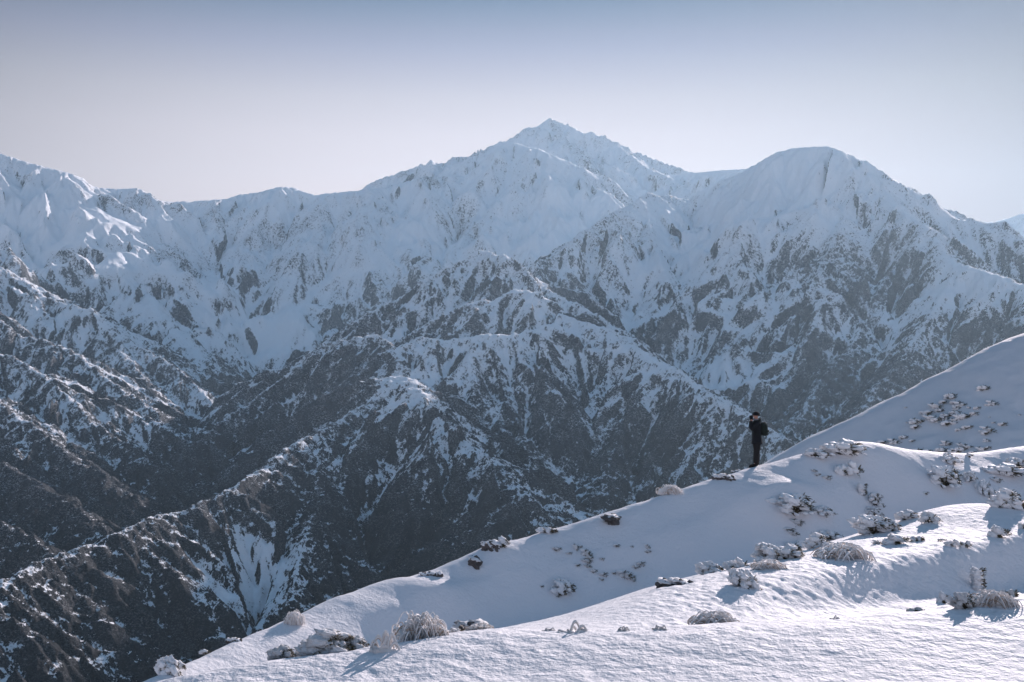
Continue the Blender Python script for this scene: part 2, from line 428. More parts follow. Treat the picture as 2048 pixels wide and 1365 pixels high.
def mountain_material():
    t = NT('mountain_snow_and_rock')
    g = t.add('ShaderNodeNewGeometry')
    P = g.outputs['Position']
    rock = t.attr('rock'); low = t.attr('low')
    n1 = t.noise(P, .02, 9, .7, .4)
    n2 = t.noise(t.scaled(P, (1, 1, .5)), .16, 6, .65, .6)
    n3 = t.noise(t.scaled(P, (1, 1, .6)), .5, 4, .6, .3)
    v = t.math('MULTIPLY', t.math('SUBTRACT', n1, .5), .7)
    v = t.math('ADD', v, t.math('MULTIPLY', t.math('SUBTRACT', n2, .5), 2.2))
    v = t.math('ADD', v, t.math('MULTIPLY', t.math('SUBTRACT', n3, .5), 1.5))
    m = t.math('ADD', rock, v)
    mask = t.map(m, .0, .13)
    # snow caught on ledges inside the rock, and stones showing through the snow
    led = t.noise(t.scaled(P, (1, 1, 1.7)), .33, 6, .7, .8)
    pat = t.noise(P, .035, 4, .6)
    dust = t.math('MULTIPLY', t.map(led, .50, .60), t.math('MULTIPLY', t.map(pat, .38, .66, .15, .95), t.math('SUBTRACT', 1.0, t.math('MULTIPLY', low, .8))))
    mask = t.math('MULTIPLY', mask, t.math('SUBTRACT', 1.0, dust))
    stone = t.math('MULTIPLY', t.map(t.noise(P, .42, 5, .7), .60, .68), t.map(t.math('ADD', rock, t.math('MULTIPLY', pat, .5)), -.25, .25))
    mask = t.math('MAXIMUM', mask, stone)
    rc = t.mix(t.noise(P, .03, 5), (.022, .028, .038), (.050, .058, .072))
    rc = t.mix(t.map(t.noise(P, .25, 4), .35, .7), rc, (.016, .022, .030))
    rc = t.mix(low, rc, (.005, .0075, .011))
    sn = t.mix(t.noise(P, .01, 3), (.87, .90, .94), (.92, .94, .97))
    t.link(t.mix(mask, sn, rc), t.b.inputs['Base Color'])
    h = t.math('ADD', t.math('MULTIPLY', mask, .6), t.math('MULTIPLY', t.noise(P, .2, 5, .6), 1.2))
    t.link(t.bump(h, 3.4, .9), t.b.inputs['Normal'])
    t.b.inputs['Roughness'].default_value = .85
    return t.m
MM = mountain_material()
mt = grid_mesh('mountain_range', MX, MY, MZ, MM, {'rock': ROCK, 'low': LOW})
tag(mt, 'snow and rock mountain range across the valley', 'mountain', kind='structure')
del GX, GY, RIB, SL, zx, zy, jag, jag2, QX, QY, KEEP, big, hi, WARP, LOW

# ------------------------------------------------------------------ the foreground snow ridge
def pchip_cols(Kx, Kz, Yq, tang=()):
    """monotone cubic through knots, one set of knots per column; Yq increasing row values (shared)"""
    n, k = Kx.shape
    h = np.diff(Kx, axis=1); dl = np.diff(Kz, axis=1) / h
    m = np.zeros_like(Kz)
    w1 = 2 * h[:, 1:] + h[:, :-1]; w2 = h[:, 1:] + 2 * h[:, :-1]
    same = dl[:, :-1] * dl[:, 1:] > 0
    with np.errstate(divide='ignore', invalid='ignore'):
        hm = (w1 + w2) / (w1 / dl[:, :-1] + w2 / dl[:, 1:])
    m[:, 1:-1] = np.where(same, hm, 0.0)
    m[:, 0] = dl[:, 0]; m[:, -1] = dl[:, -1]
    for q in tang: m[:, q] = Kz[:, q] / Kx[:, q]        # the line of sight just grazes these crests
    Z = np.empty((n, len(Yq)))
    for i in range(n):
        j = np.clip(np.searchsorted(Kx[i], Yq) - 1, 0, k - 2)
        t = (Yq - Kx[i, j]) / h[i, j]
        t = np.clip(t, 0, 1)
        t2 = t * t; t3 = t2 * t
        Z[i] = ((2 * t3 - 3 * t2 + 1) * Kz[i, j] + (t3 - 2 * t2 + t) * h[i, j] * m[i, j]
                + (-2 * t3 + 3 * t2) * Kz[i, j + 1] + (t3 - t2) * h[i, j] * m[i, j + 1])
    return Z
def smooth1(a, s):
    k = int(3 * s); g = np.exp(-.5 * (np.arange(-k, k + 1) / s) ** 2); g /= g.sum()
    return np.convolve(np.pad(a, k, mode='edge'), g, 'valid')

#        px    near crest    hollow, hummock     second crest  gully bottom  mid face   ridge crest
FORE = [
 (-700, 1700, 5.0, 1704, 1705, 1706, 7.0, 1712, 12.0, 1690, 13.0),
 (   0, 1480, 6.0, 1486, 1488, 1490, 8.0, 1498, 15.2, 1476, 16.0),
 ( 310, 1362, 7.0, 1368, 1369, 1370, 9.5, 1376, 19.5, 1354, 20.0),
 ( 520, 1323, 7.5, 1331, 1332, 1332, 10.5, 1336, 21.5, 1262, 23.0),
 ( 700, 1303, 8.0, 1311, 1312, 1312, 11.5, 1316, 23.0, 1191, 25.5),
 ( 850, 1276, 8.0, 1284, 1286, 1288, 12.0, 1290, 24.4, 1148, 27.0),
 ( 960, 1256, 8.0, 1264, 1266, 1266, 12.5, 1268, 25.4, 1100, 28.0),
 (1130, 1263, 8.3, 1266, 1250, 1230, 13.0, 1244, 26.5, 1052, 29.5),
 (1330, 1253, 8.5, 1241, 1196, 1166, 14.0, 1188, 27.7, 988, 31.0),
 (1515, 1243, 8.8, 1228, 1165, 1124, 15.0, 1142, 28.8, 932, 32.5),
 (1640, 1239, 9.0, 1224, 1140, 1092, 16.0, 1110, 29.5, 902, 33.5),
 (1730, 1230, 9.2, 1216, 1122, 1072, 17.0, 1090, 30.3, 890, 34.5),
 (1850, 1216, 9.5, 1203, 1100, 1045, 18.0, 1062, 32.4, 906, 36.0),
 (1960, 1203, 9.8, 1190, 1080, 1020, 19.0, 1040, 33.4, 907, 37.0),
 (2048, 1191, 10., 1178, 1062, 1003, 20.0, 1020, 34.2, 892, 38.0),
 (2300, 1160, 11., 1146, 1020,  955, 22.0,  970, 36.5, 862, 40.5),
 (2800, 1120, 12., 1106,  970,  900, 25.0,  910, 40.0, 830, 45.0),
]
FT = np.array(FORE, float)
FPX = np.concatenate([np.arange(-2200, -500, 20.0), np.arange(-500, 2560, 3.0), np.arange(2560, 4300, 20.0)])
FU = (FPX - 1024) / FOC
_px = np.arange(-2200, 4300, 3.0)
C = [np.interp(FPX, _px, smooth1(np.interp(_px, FT[:, 0], FT[:, i]), 14)) for i in range(1, FT.shape[1])]
Apy, AY, A2, Hh, Bpy, BY, Fpy, FYy, Dpy, DY = C
_rb = (np.maximum(1366, Apy + 22) - 682.5) / FOC; _rc = (Apy - 682.5) / FOC
AY = 4.6 * (_rb + .02) / (_rc + .02)      # the near snow tilts gently up, away from the eye
def zof(py, Y): return (682.5 - py) / FOC * Y
one = np.ones_like(AY)
Y2 = AY + .62 * (BY - AY); Yh = AY + .72 * (BY - AY)
MYy = .45 * FYy + .55 * DY
Ky = np.stack([-30 * one, -6 * one, .5 * one, 4.6 * one, AY, Y2, Yh, BY, FYy, MYy, DY, DY * 1.05, DY + 5, DY + 60], 1)
zD = zof(Dpy, DY)
zM = .45 * zof(Fpy, FYy) + .55 * zD + .10 * (DY - FYy) * .6
Kz = np.stack([-6 * one, -1.9 * one, -1.62 * one, zof(np.maximum(1366, Apy + 22), 4.6), zof(Apy, AY), zof(A2, Y2), zof(Hh, Yh), zof(Bpy, BY), zof(Fpy, FYy),
               zM, zD, zD - .12 - .016 * DY, zD - 2.4 - .02 * DY, zD - 46], 1)
FY = np.concatenate([np.linspace(-30, .6, 20), np.exp(np.linspace(math.log(.8), math.log(3.4), 60)),
                     np.exp(np.linspace(math.log(3.42), math.log(17), 620)), np.linspace(17.03, 46, 560), np.linspace(46.4, 100, 40)])
FZ = pchip_cols(Ky, Kz, FY, (4, 7, 10))

FYg = np.broadcast_to(FY[None, :], FZ.shape)
FX = FU[:, None] * np.maximum(FY, 4.2)[None, :]
PXg = np.broadcast_to(FPX[:, None], FZ.shape)
def bump_at(px, py, rx, ry, amt):
    """a gentle swelling (or hollow) of the snow at a spot of the slope"""
    x, y, z = fhit(px, py)
    FZ[...] += amt * np.exp(-((FX - x) / rx) ** 2 - ((FYg - y) / ry) ** 2)
def make_hit2(X, Y, Z, px_cols):
    def hit(px, py):
        i = int(np.argmin(np.abs(px_cols - px)))
        k = Y[i] > 2
        P = 682.5 - FOC * Z[i][k] / Y[i][k]
        ok = P <= py
        j = int(np.argmax(ok)) if ok.any() else int(np.argmin(P))
        return float(X[i][k][j]), float(Y[i][k][j]), float(Z[i][k][j])
    return hit
fhit = make_hit2(FX, FYg, FZ, FPX)
# broad drifts
dist = np.maximum(FYg, 3)
und = fbm(FX / 3.1 + FYg * .12, FYg / 2.0, 3, 90)
FZ = FZ + und * .075 * sstep(9, 16, FYg) * (1 - .55 * sstep(-.6, .8, FYg - DY[:, None] + 1.5))
und2 = fbm(FX / 1.1 + 4, FYg / .7, 3, 94)
FZ += und2 * .018 * sstep(4, 7, FYg)
FZ += fbm(FX / .8, FYg / .5, 3, 97) * .03 * np.exp(-((FYg - DY[:, None]) / 1.6) ** 2)
fhit = make_hit2(FX, FYg, FZ, FPX)
for a in ((1535, 1022, 1.5, .75, .42), (1598, 992, 1.2, .7, .32), (1800, 935, 2.4, .8, .22), (1730, 925, 1.5, .7, .18), (1990, 985, 2.0, .9, .30), (1930, 1035, 1.6, .8, .22),
          (1395, 1130, 1.3, .8, .16), (900, 1205, 1.6, .6, .16), (760, 1225, 2.0, .6, .14), (820, 1180, 1.7, .6, .12), (1010, 1110, 1.0, .6, .12)): bump_at(*a)
# wind crust: small crisp ripples, strongest on the near field and in the hollow behind it
near = 1 - sstep(14, 19, FYg)
rip = fbm(FX / .10, FYg / .085, 4, 100, .62)
rip2 = fbm(FX / .26 + .6 * FYg, FYg / .15, 3, 110, .5)
patch = sstep(-.35, .35, fbm(FX / 1.3, FYg / .6, 3, 115))
FZ += near * (.35 + .65 * patch) * (rip * .010 + np.minimum(rip2, .1) * .012 * (1 - .6 * sstep(6, 9, FYg)))
hol = np.exp(-((FYg - Yh[:, None]) / 2.2) ** 2) * sstep(1150, 1400, PXg)
FZ += hol * fbm(FX / .13, FYg / .12, 2, 120) * .022
fhit = make_hit2(FX, FYg, FZ, FPX)

def snow_material(name, crust, cols=((.74, .74, .77), (.80, .79, .81))):
    t = NT(name)
    g = t.add('ShaderNodeNewGeometry'); P = g.outputs['Position']
    n = t.noise(P, 14, 5, .62); n2 = t.noise(t.scaled(P, (1, 1.6, 1)), 5.5, 4, .6)
    fine = t.noise(P, 60, 3, .6)
    t.link(t.mix(t.noise(P, .6, 4), *cols), t.b.inputs['Base Color'])
    b = t.bump(t.math('ADD', t.math('MULTIPLY', n, 1.0), t.math('MULTIPLY', n2, 1.4)), .02 * crust, 1.0)
    b = t.bump(fine, .004, .8, b)
    t.link(b, t.b.inputs['Normal'])
    t.b.inputs['Roughness'].default_value = .7
    t.b.inputs['Specular IOR Level'].default_value = .3
    return t.m
SNOW = snow_material('wind_packed_snow', 1.0)
fo = grid_mesh('snow_slope', FX, FYg, FZ, SNOW)
tag(fo, 'wind packed snow slope of the near ridge', 'snow slope', kind='structure')

# ------------------------------------------------------------------ the hill behind the ridge
HILL = np.array([(1300,1060,150),(1420,985,152),(1480,956,153),(1560,911,154),(1600,886,155),(1640,868,155),(1680,849,156),(1715,834,156),(1750,813,157),(1800,790,158),(1850,759,159),(1900,736,160),(1930,718,160),(1960,701,161),(2000,684,162),(2048,667,163),(2150,645,166),(2400,620,175),(2900,600,190)], float)
HPX = np.arange(1300, 2880, 3.0)
_s = lambda a: smooth1(a, 4)
Hpy = _s(np.interp(HPX, HILL[:, 0], HILL[:, 1])); HYc = _s(np.interp(HPX, HILL[:, 0], HILL[:, 2]))
zc = zof(Hpy, HYc); o1 = np.ones_like(zc)
HY = np.concatenate([np.linspace(50, 90, 40), np.linspace(90.4, 200, 420), np.linspace(201, 420, 120)])
Kx = np.stack([30 * o1, HYc - 62, HYc - 30, HYc - 5, HYc - 1.6, HYc, HYc + 6, HYc + 60, HYc + 400], 1)
Kz = np.stack([zc - 56, zc - 43, zc - 20, zc - 2.4, zc - .42, zc, zc - 1.5, zc - 38, zc - 300], 1)
HZ = pchip_cols(Kx, Kz, HY)
HYg = np.broadcast_to(HY[None, :], HZ.shape); HX = ((HPX - 1024) / FOC)[:, None] * HYg
HZ = HZ + fbm(HX / 22, HYg / 16, 4, 130) * 1.6 * (.3 + .7 * sstep(1, 14, np.abs(HYg - HYc[:, None]))) + fbm(HX / 4.5, HYg / 3.2, 3, 140) * .2
hhit = make_hit2(HX, HYg, HZ, HPX)
hl = grid_mesh('snow_hill', HX, HYg, HZ, snow_material('hill_snow', 2.0, ((.62, .64, .68), (.72, .73, .76))))  # snow colour darkened to deepen the shade on the hill face
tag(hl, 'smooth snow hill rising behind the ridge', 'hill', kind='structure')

# ------------------------------------------------------------------ materials of the things
def rime_material(name, c0, c1, bumpd=.02, scale=26):
    t = NT(name)
    P = t.add('ShaderNodeTexCoord').outputs['Object']
    t.link(t.mix(t.noise(P, 5, 4), c0, c1), t.b.inputs['Base Color'])
    t.link(t.bump(t.noise(P, scale, 5, .65), bumpd, .9), t.b.inputs['Normal'])
    t.b.inputs['Roughness'].default_value = .6
    t.b.inputs['Specular IOR Level'].default_value = .3
    return t.m
RIME = rime_material('rime_ice', (.78, .80, .84), (.88, .87, .87))
RIMEWARM = rime_material('rime_on_grass', (.84, .80, .79), (.90, .88, .87), .01, 40)
DRY = rime_material('dry_grass', (.42, .27, .17), (.62, .48, .38), .01, 40)
NEEDLE = rime_material('pine_needles', (.045, .042, .024), (.12, .095, .045), .01, 30)
BARK = rime_material('bark', (.05, .038, .03), (.10, .08, .065), .02, 30)
STONE = rime_material('dark_stone', (.06, .056, .056), (.16, .145, .14), .05, 9)

# ------------------------------------------------------------------ shape collectors
_ico = {}
def ico(n):
    if n not in _ico:
        bm = bmesh.new(); bmesh.ops.create_icosphere(bm, subdivisions=n, radius=1.0)
        bm.verts.ensure_lookup_table()
        _ico[n] = (np.array([v.co[:] for v in bm.verts]), [[v.index for v in f.verts] for f in bm.faces])
        bm.free()
    return _ico[n]
class MB:
    def __init__(s): s.v = []; s.f = []; s.m = []; s.n = 0
    def addv(s, V, F, mi=0):
        s.v.append(np.asarray(V, float)); o = s.n
        s.f += [[i + o for i in f] for f in F]; s.m += [mi] * len(F); s.n += len(V)
    def lump(s, c, axes, rot, rough, seed, sub=2, mi=0, teeth=0.0):
        """a knobbly clod; teeth draw the -x end out into ragged feathers"""
        V, F = ico(sub)
        V = V.copy()
        for i in range(len(V)):
            p = Vector(V[i])
            k = 1 + rough * (mnoise.noise(p * 1.6 + Vector((seed, 0, 0))) + .5 * mnoise.noise(p * 3.7 + Vector((0, seed, 3))))
            if teeth and p.x < -.2: k += teeth * max(0, mnoise.noise(Vector((0, p.y * 3 + seed, p.z * 3)))) * (-p.x)
            V[i] = p * k
        V = V * np.array(axes)
        M = np.array(rot.to_3x3())
        s.addv(V @ M.T + np.array(c), F, mi)
    def tube(s, pts, rad, sides=5, mi=0, flat=1.0):
        pts = [Vector(p) for p in pts]; n = len(pts)
        V = []; F = []
        for i, p in enumerate(pts):
            d = (pts[min(i + 1, n - 1)] - pts[max(i - 1, 0)]).normalized()
            u = d.cross(Vector((0, 0, 1)))
            if u.length < 1e-3: u = Vector((1, 0, 0))
            u.normalize(); w_ = u.cross(d)
            r = rad[i] if hasattr(rad, '__len__') else rad
            for k in range(sides):
                a = 2 * math.pi * k / sides
                V.append(p + u * math.cos(a) * r + w_ * math.sin(a) * r * flat)
        for i in range(n - 1):
            for k in range(sides):
                a = i * sides + k; b = i * sides + (k + 1) % sides
                F.append([a, b, b + sides, a + sides])
        F.append(list(range(sides))[::-1]); F.append(list(range((n - 1) * sides, n * sides)))
        s.addv([v[:] for v in V], F, mi)
    def needles(s, c, axis, n, ln, spread, rnd, mi=0):
        axis = Vector(axis).normalized()
        V = []; F = []
        for i in range(n):
            d = (axis + Vector((rnd.gauss(0, 1), rnd.gauss(0, 1), rnd.gauss(0, 1))) * spread).normalized()
            L = ln * rnd.uniform(.6, 1.2)
            p = Vector(c) + axis * rnd.uniform(-.5, .5) * ln + Vector((rnd.gauss(0, 1), rnd.gauss(0, 1), rnd.gauss(0, 1))) * ln * .22
            u = d.cross(Vector((rnd.gauss(0, 1), rnd.gauss(0, 1), rnd.gauss(0, 1)))).normalized() * L * .085
            o = len(V)
            V += [p[:], (p + d * L * .5 + u)[:], (p + d * L)[:], (p + d * L * .5 - u)[:]]
            F.append([o, o + 1, o + 2, o + 3])
        s.addv(V, F, mi)
    def mesh(s, name, mats, smooth=True):
        me = bpy.data.meshes.new(name)
        me.from_pydata(np.concatenate(s.v).tolist(), [], s.f)
        for m in (mats if isinstance(mats, (list, tuple)) else [mats]): me.materials.append(m)
        me.polygons.foreach_set('material_index', np.array(s.m, np.int32))
        me.polygons.foreach_set('use_smooth', np.full(len(s.f), smooth, bool))
        me.update()
        return me

def wind_rot(rnd, up=.25, spread=.35):
    """rime grows to the left, into the wind"""
    d = Vector((-1, rnd.uniform(-spread, spread) - .15, up + rnd.uniform(-.25, .35))).normalized()
    return d.to_track_quat('-X', 'Z')
# each kind returns a list of (part name, mesh); all are about one unit wide and sit on z = 0
def make_pine(seed, aspect, boughs, green=1.0):
    rnd = random.Random(seed)
    cr, fo_, br = MB(), MB(), MB()
    for i in range(boughs):
        f = (i + .5) / boughs
        x = (rnd.random() - .5) * .74; y = rnd.uniform(-.28, .28)
        top = aspect * max(.12, 1 - (abs(x) / .52) ** 2.2 * .75 - abs(y) * .6)
        z = top * (rnd.random() ** .6) * .86
        L = rnd.uniform(.12, .21) * min(1, .6 + aspect)
        q = wind_rot(rnd)
        cr.lump((x - L * .4, y - .02, z), (L, L * rnd.uniform(.45, .65), L * rnd.uniform(.42, .62)), q.to_matrix(), .55, rnd.uniform(0, 90), 3, 0, .8)
        n = int(rnd.uniform(16, 40) * green)
        d = (-(q @ Vector((-1, 0, 0)))) + Vector((.0, -.25, -.05))
        fo_.needles((x + L * .35, y - .05, z - L * .12), d, n, L * .75, .55, rnd)
        br.tube([(x * .3, y * .3, 0), (x * .7, y * .7, z * .4), (x, y, z)], [.02, .014, .007], 5)
    for i in range(boughs // 2):       # clods lying around the foot
        x = (rnd.random() - .5) * .95; L = rnd.uniform(.04, .08)
        cr.lump((x, rnd.uniform(-.25, .25), L * .3), (L, L * .8, L * .6), wind_rot(rnd).to_matrix(), .5, rnd.uniform(0, 90), 2)
    return [('rime_crust', cr.mesh('rime_crust', RIME)), ('foliage', fo_.mesh('foliage', NEEDLE, False)), ('branch', br.mesh('branch', BARK))]
def make_spire(seed):
    """an upright little conifer plastered on its windward side"""
    rnd = random.Random(seed)
    cr, fo_, br = MB(), MB(), MB()
    br.tube([(.02, 0, 0), (-.02, 0, .5), (.0, 0, 1.05)], [.05, .04, .015], 6)
    for i in range(13):
        z = .15 + i * .085; L = .34 * (1 - .35 * abs(i - 8) / 8)
        cr.lump((-.12 - L * .25 + rnd.uniform(-.04, .04), rnd.uniform(-.1, .1) - .03, z), (L, .16, .12), wind_rot(rnd, .2, .3).to_matrix(), .5, rnd.uniform(0, 90), 3, 0, .9)
        if i % 3 != 1: fo_.needles((.13 + .1 * rnd.random(), rnd.uniform(-.1, .1) - .04, z - .03), (1, -.3, .35), 22, .2 + .1 * rnd.random(), .6, rnd)
        else: cr.lump((.12, -.05, z), (.15, .13, .08), wind_rot(rnd, .2, .3).to_matrix(), .5, rnd.uniform(0, 90), 3, 0, .4)
    return [('rime_crust', cr.mesh('rime_crust', RIME)), ('foliage', fo_.mesh('foliage', NEEDLE, False)), ('trunk', br.mesh('trunk', BARK))]
def make_tussock(seed, aspect, n=200, dry=.22):
    """bent grass sheathed in rime, the blades arching over in a dome"""
    rnd = random.Random(seed)
    a, b = MB(), MB()
    for i in range(n):
        x0 = rnd.uniform(-.42, .42); y0 = rnd.uniform(-.26, .26)
        h = aspect * max(.25, 1 - (x0 / .5) ** 2 * .9) * rnd.uniform(.55, 1.0)
        reach = rnd.choice((-1, 1, 1)) * rnd.uniform(.12, .34)
        tw = rnd.gauss(-.04, .14)
        pts = []; m = 9
        for k in range(m):
            t = k / (m - 1)
            pts.append((min(.52, max(-.52, x0 + reach * (t ** 1.3))), y0 + tw * t - .05 * math.sin(t * 3), max(.0, h * math.sin(math.pi * min(1, .08 + .95 * t)) ** .8)))
        if i < n * (1 - dry): a.tube(pts, [rnd.uniform(.011, .024) * (1 - .35 * k / m) for k in range(m)], 5, 0, .7)
        else: b.tube([(p[0], p[1] * .9, p[2] * .88) for p in pts], [.007] * m, 4)
    for i in range(10):
        x = (rnd.random() - .5) * .9; L = rnd.uniform(.04, .08)
        a.lump((x, rnd.uniform(-.25, .2), L * .25), (L * 1.3, L, L * .6), wind_rot(rnd).to_matrix(), .5, rnd.uniform(0, 90), 2)
    for i in range(9):
        x = (i - 4) * .085
        a.lump((x, rnd.uniform(-.05, .08), aspect * .36 * (1 - (x / .5) ** 2)), (.13, .19, aspect * .44 * (1 - (x / .55) ** 2)), Matrix.Identity(3), .5, rnd.uniform(0, 90), 3)
    return [('frosted_blades', a.mesh('frosted_blades', RIMEWARM)), ('dry_blades', b.mesh('dry_blades', DRY))]
def make_loops(seed, n):
    """a few rime-covered stalks bent into hoops"""
    rnd = random.Random(seed); a = MB(); b = MB()
    for i in range(n):
        x0 = rnd.uniform(-.42, .2); w_ = rnd.uniform(.14, .42); h = rnd.uniform(.12, .40); y = rnd.uniform(-.15, .15)
        for _ in range(3):
            dy = rnd.gauss(0, .02); dh = rnd.uniform(.9, 1.1)
            pts = [(x0 + w_ * t + .02 * dy, y + dy + .05 * t, -.01 + h * dh * math.sin(math.pi * (.04 + .92 * t)) ** .75) for t in np.linspace(0, 1, 12)]
            a.tube(pts, rnd.uniform(.022, .042), 6)
        b.tube([(p[0], p[1] - .02, p[2] * .9) for p in pts], .008, 4)
    for i in range(11):
        x = (rnd.random() - .5) * .9; L = rnd.uniform(.07, .14)
        a.lump((x, rnd.uniform(-.15, .15), L * .2), (L * 1.5, L, L * .55), wind_rot(rnd).to_matrix(), .5, rnd.uniform(0, 90), 2)
    return [('frosted_blades', a.mesh('frosted_blades', RIMEWARM)), ('dry_blades', b.mesh('dry_blades', DRY))]
def make_mound(seed, aspect, dark=.4):
    """a shrub nearly buried: clods of rime with few needles showing"""
    rnd = random.Random(seed); a = MB(); b = MB()
    for i in range(9):
        x = (rnd.random() - .5) * .8; y = rnd.uniform(-.2, .2)
        L = rnd.uniform(.12, .22)
        z = aspect * rnd.uniform(.1, .75) * (1 - (x / .5) ** 2 * .7)
        a.lump((x, y, z), (L, L * .7, min(L * .6, aspect * .55)), wind_rot(rnd).to_matrix(), .5, rnd.uniform(0, 90), 3, 0, .5)
        if rnd.random() < dark + .2: b.needles((x + L * .8, y - L * .5, z - L * .1), (1, -.4, .0), 34, .15, .6, rnd)
    return [('rime_crust', a.mesh('rime_crust', RIME)), ('foliage', b.mesh('foliage', NEEDLE, False))]
def make_small(seed):
    """a small twig clump seen from afar: one mesh, rime to the left and dark twigs to the right"""
    rnd = random.Random(seed); a = MB()
    for i in range(6):
        x = (rnd.random() - .5) * .6; z = rnd.uniform(.1, .6); L = rnd.uniform(.16, .3); y = rnd.uniform(-.2, .2)
        a.lump((x - L * .4, y, z), (L, L * .7, L * .62), wind_rot(rnd).to_matrix(), .55, rnd.uniform(0, 90), 2, 0, .5)
        a.needles((x + L * .5, y - .1, z - .05), (1, -.5, .1), 22, .28, .55, rnd, 1)
    return [('shrub', a.mesh('shrub', [RIME, NEEDLE]))]
def make_rock(seed, aspect, n=3):
    rnd = random.Random(seed); a = MB(); c = MB()
    for i in range(n):
        x = (i + .5) / n - .5 + rnd.uniform(-.05, .05); y = rnd.uniform(-.1, .1); L = rnd.uniform(.6, .8) / n
        h = aspect * rnd.uniform(.6, .95)
        q = Matrix.Rotation(rnd.uniform(-.5, .5), 3, 'Z') @ Matrix.Rotation(rnd.uniform(-.3, .3), 3, 'Y')
        a.lump((x, y, h * .45), (L, L * .8, h * .62), q, .75, rnd.uniform(0, 90), 4)
        c.lump((x - .03, y + .0, h * .93), (L * .95, L * .75, h * .26), q, .7, rnd.uniform(0, 90), 3)
    return [('stone', a.mesh('stone', STONE, False)), ('snow_cap', c.mesh('snow_cap', RIME))]

PINES = {'low': [make_pine(s, .42, 20) for s in (1, 2, 3)], 'mid': [make_pine(s, .62, 24) for s in (4, 5, 6)], 'tall': [make_pine(s, 1.1, 22) for s in (7, 8)]}
KINDS = {
 'pine_low': [('frosted_pine_shrub', p, .42) for p in PINES['low']],
 'pine': [('frosted_pine_shrub', p, .62) for p in PINES['mid']],
 'pine_tall': [('frosted_pine_shrub', p, 1.1) for p in PINES['tall']],
 'spire': [('frosted_conifer', make_spire(s), 1.3) for s in (11,)],
 'tussock': [('frosted_grass_tussock', make_tussock(s, .62), .62) for s in (21, 22)],
 'tussock_low': [('frosted_grass_tussock', make_tussock(s, .30, 160, d), .30) for s, d in ((23, .3), (24, .35), (25, .25))],
 'loops': [('frosted_grass_tussock', make_loops(s, n), .42) for s, n in ((31, 10), (32, 8), (33, 3))],
 'mound': [('buried_shrub', make_mound(s, .36), .40) for s in (41, 42, 43, 44)],
 'small': [('frosted_twig_clump', make_small(s), .8) for s in (51, 52, 53, 54, 55)],
 'rock': [('snow_capped_rock', make_rock(s, .45, n), .5) for s, n in ((61, 3), (62, 4), (63, 2))],
 'boulder': [('snow_capped_rock', make_rock(s, .9, 1), 1.0) for s in (64, 65)],
}
CATEGORY = {'frosted_pine_shrub': 'shrub', 'frosted_conifer': 'conifer', 'frosted_grass_tussock': 'grass', 'buried_shrub': 'shrub', 'frosted_twig_clump': 'shrub', 'snow_capped_rock': 'rock'}
def ground_z(x, y):
    i = int(np.argmin(np.abs(FU - x / y)))
    return float(np.interp(y, FY, FZ[i]))
_count = {}
def place(kind, px, py, wpx, hpx, label, group, hit=None, rz=0.0, sink=.06, tilt=0.0, behind=0.0):
    k = _count.get(kind, 0); _count[kind] = k + 1
    nm, parts, asp = KINDS[kind][k % len(KINDS[kind])]
    x, y, z = (hit or fhit)(px, py)
    W = wpx / FOC * y; H = hpx / FOC * y
    if behind:                       # set it just over the brow: keep the line of sight to its top
        top = zof(py - hpx, y + behind)
        x, y = x * (y + behind) / y, y + behind
        z = ground_z(x, y); H = max(top - z, .6 * H) * 1.0
    if kind == 'rock': W *= .8; H *= 1.45; sink = .42
    rnd = random.Random(int(px * 7 + py))
    sc = (W, W * rnd.uniform(.85, 1.1), H / asp)
    if len(parts) == 1:
        o = bpy.data.objects.new(nm, parts[0][1])
        COL.objects.link(o)
    else:
        o = bpy.data.objects.new(nm, None); o.empty_display_size = .1
        COL.objects.link(o)
        for pn, me in parts:
            c = bpy.data.objects.new(pn, me); COL.objects.link(c); c.parent = o
    o.location = (x, y, z - sink * H)
    o.rotation_euler = (0, tilt, rz + rnd.uniform(-.22, .22))
    o.scale = sc
    tag(o, label, CATEGORY[nm], group)
    return o

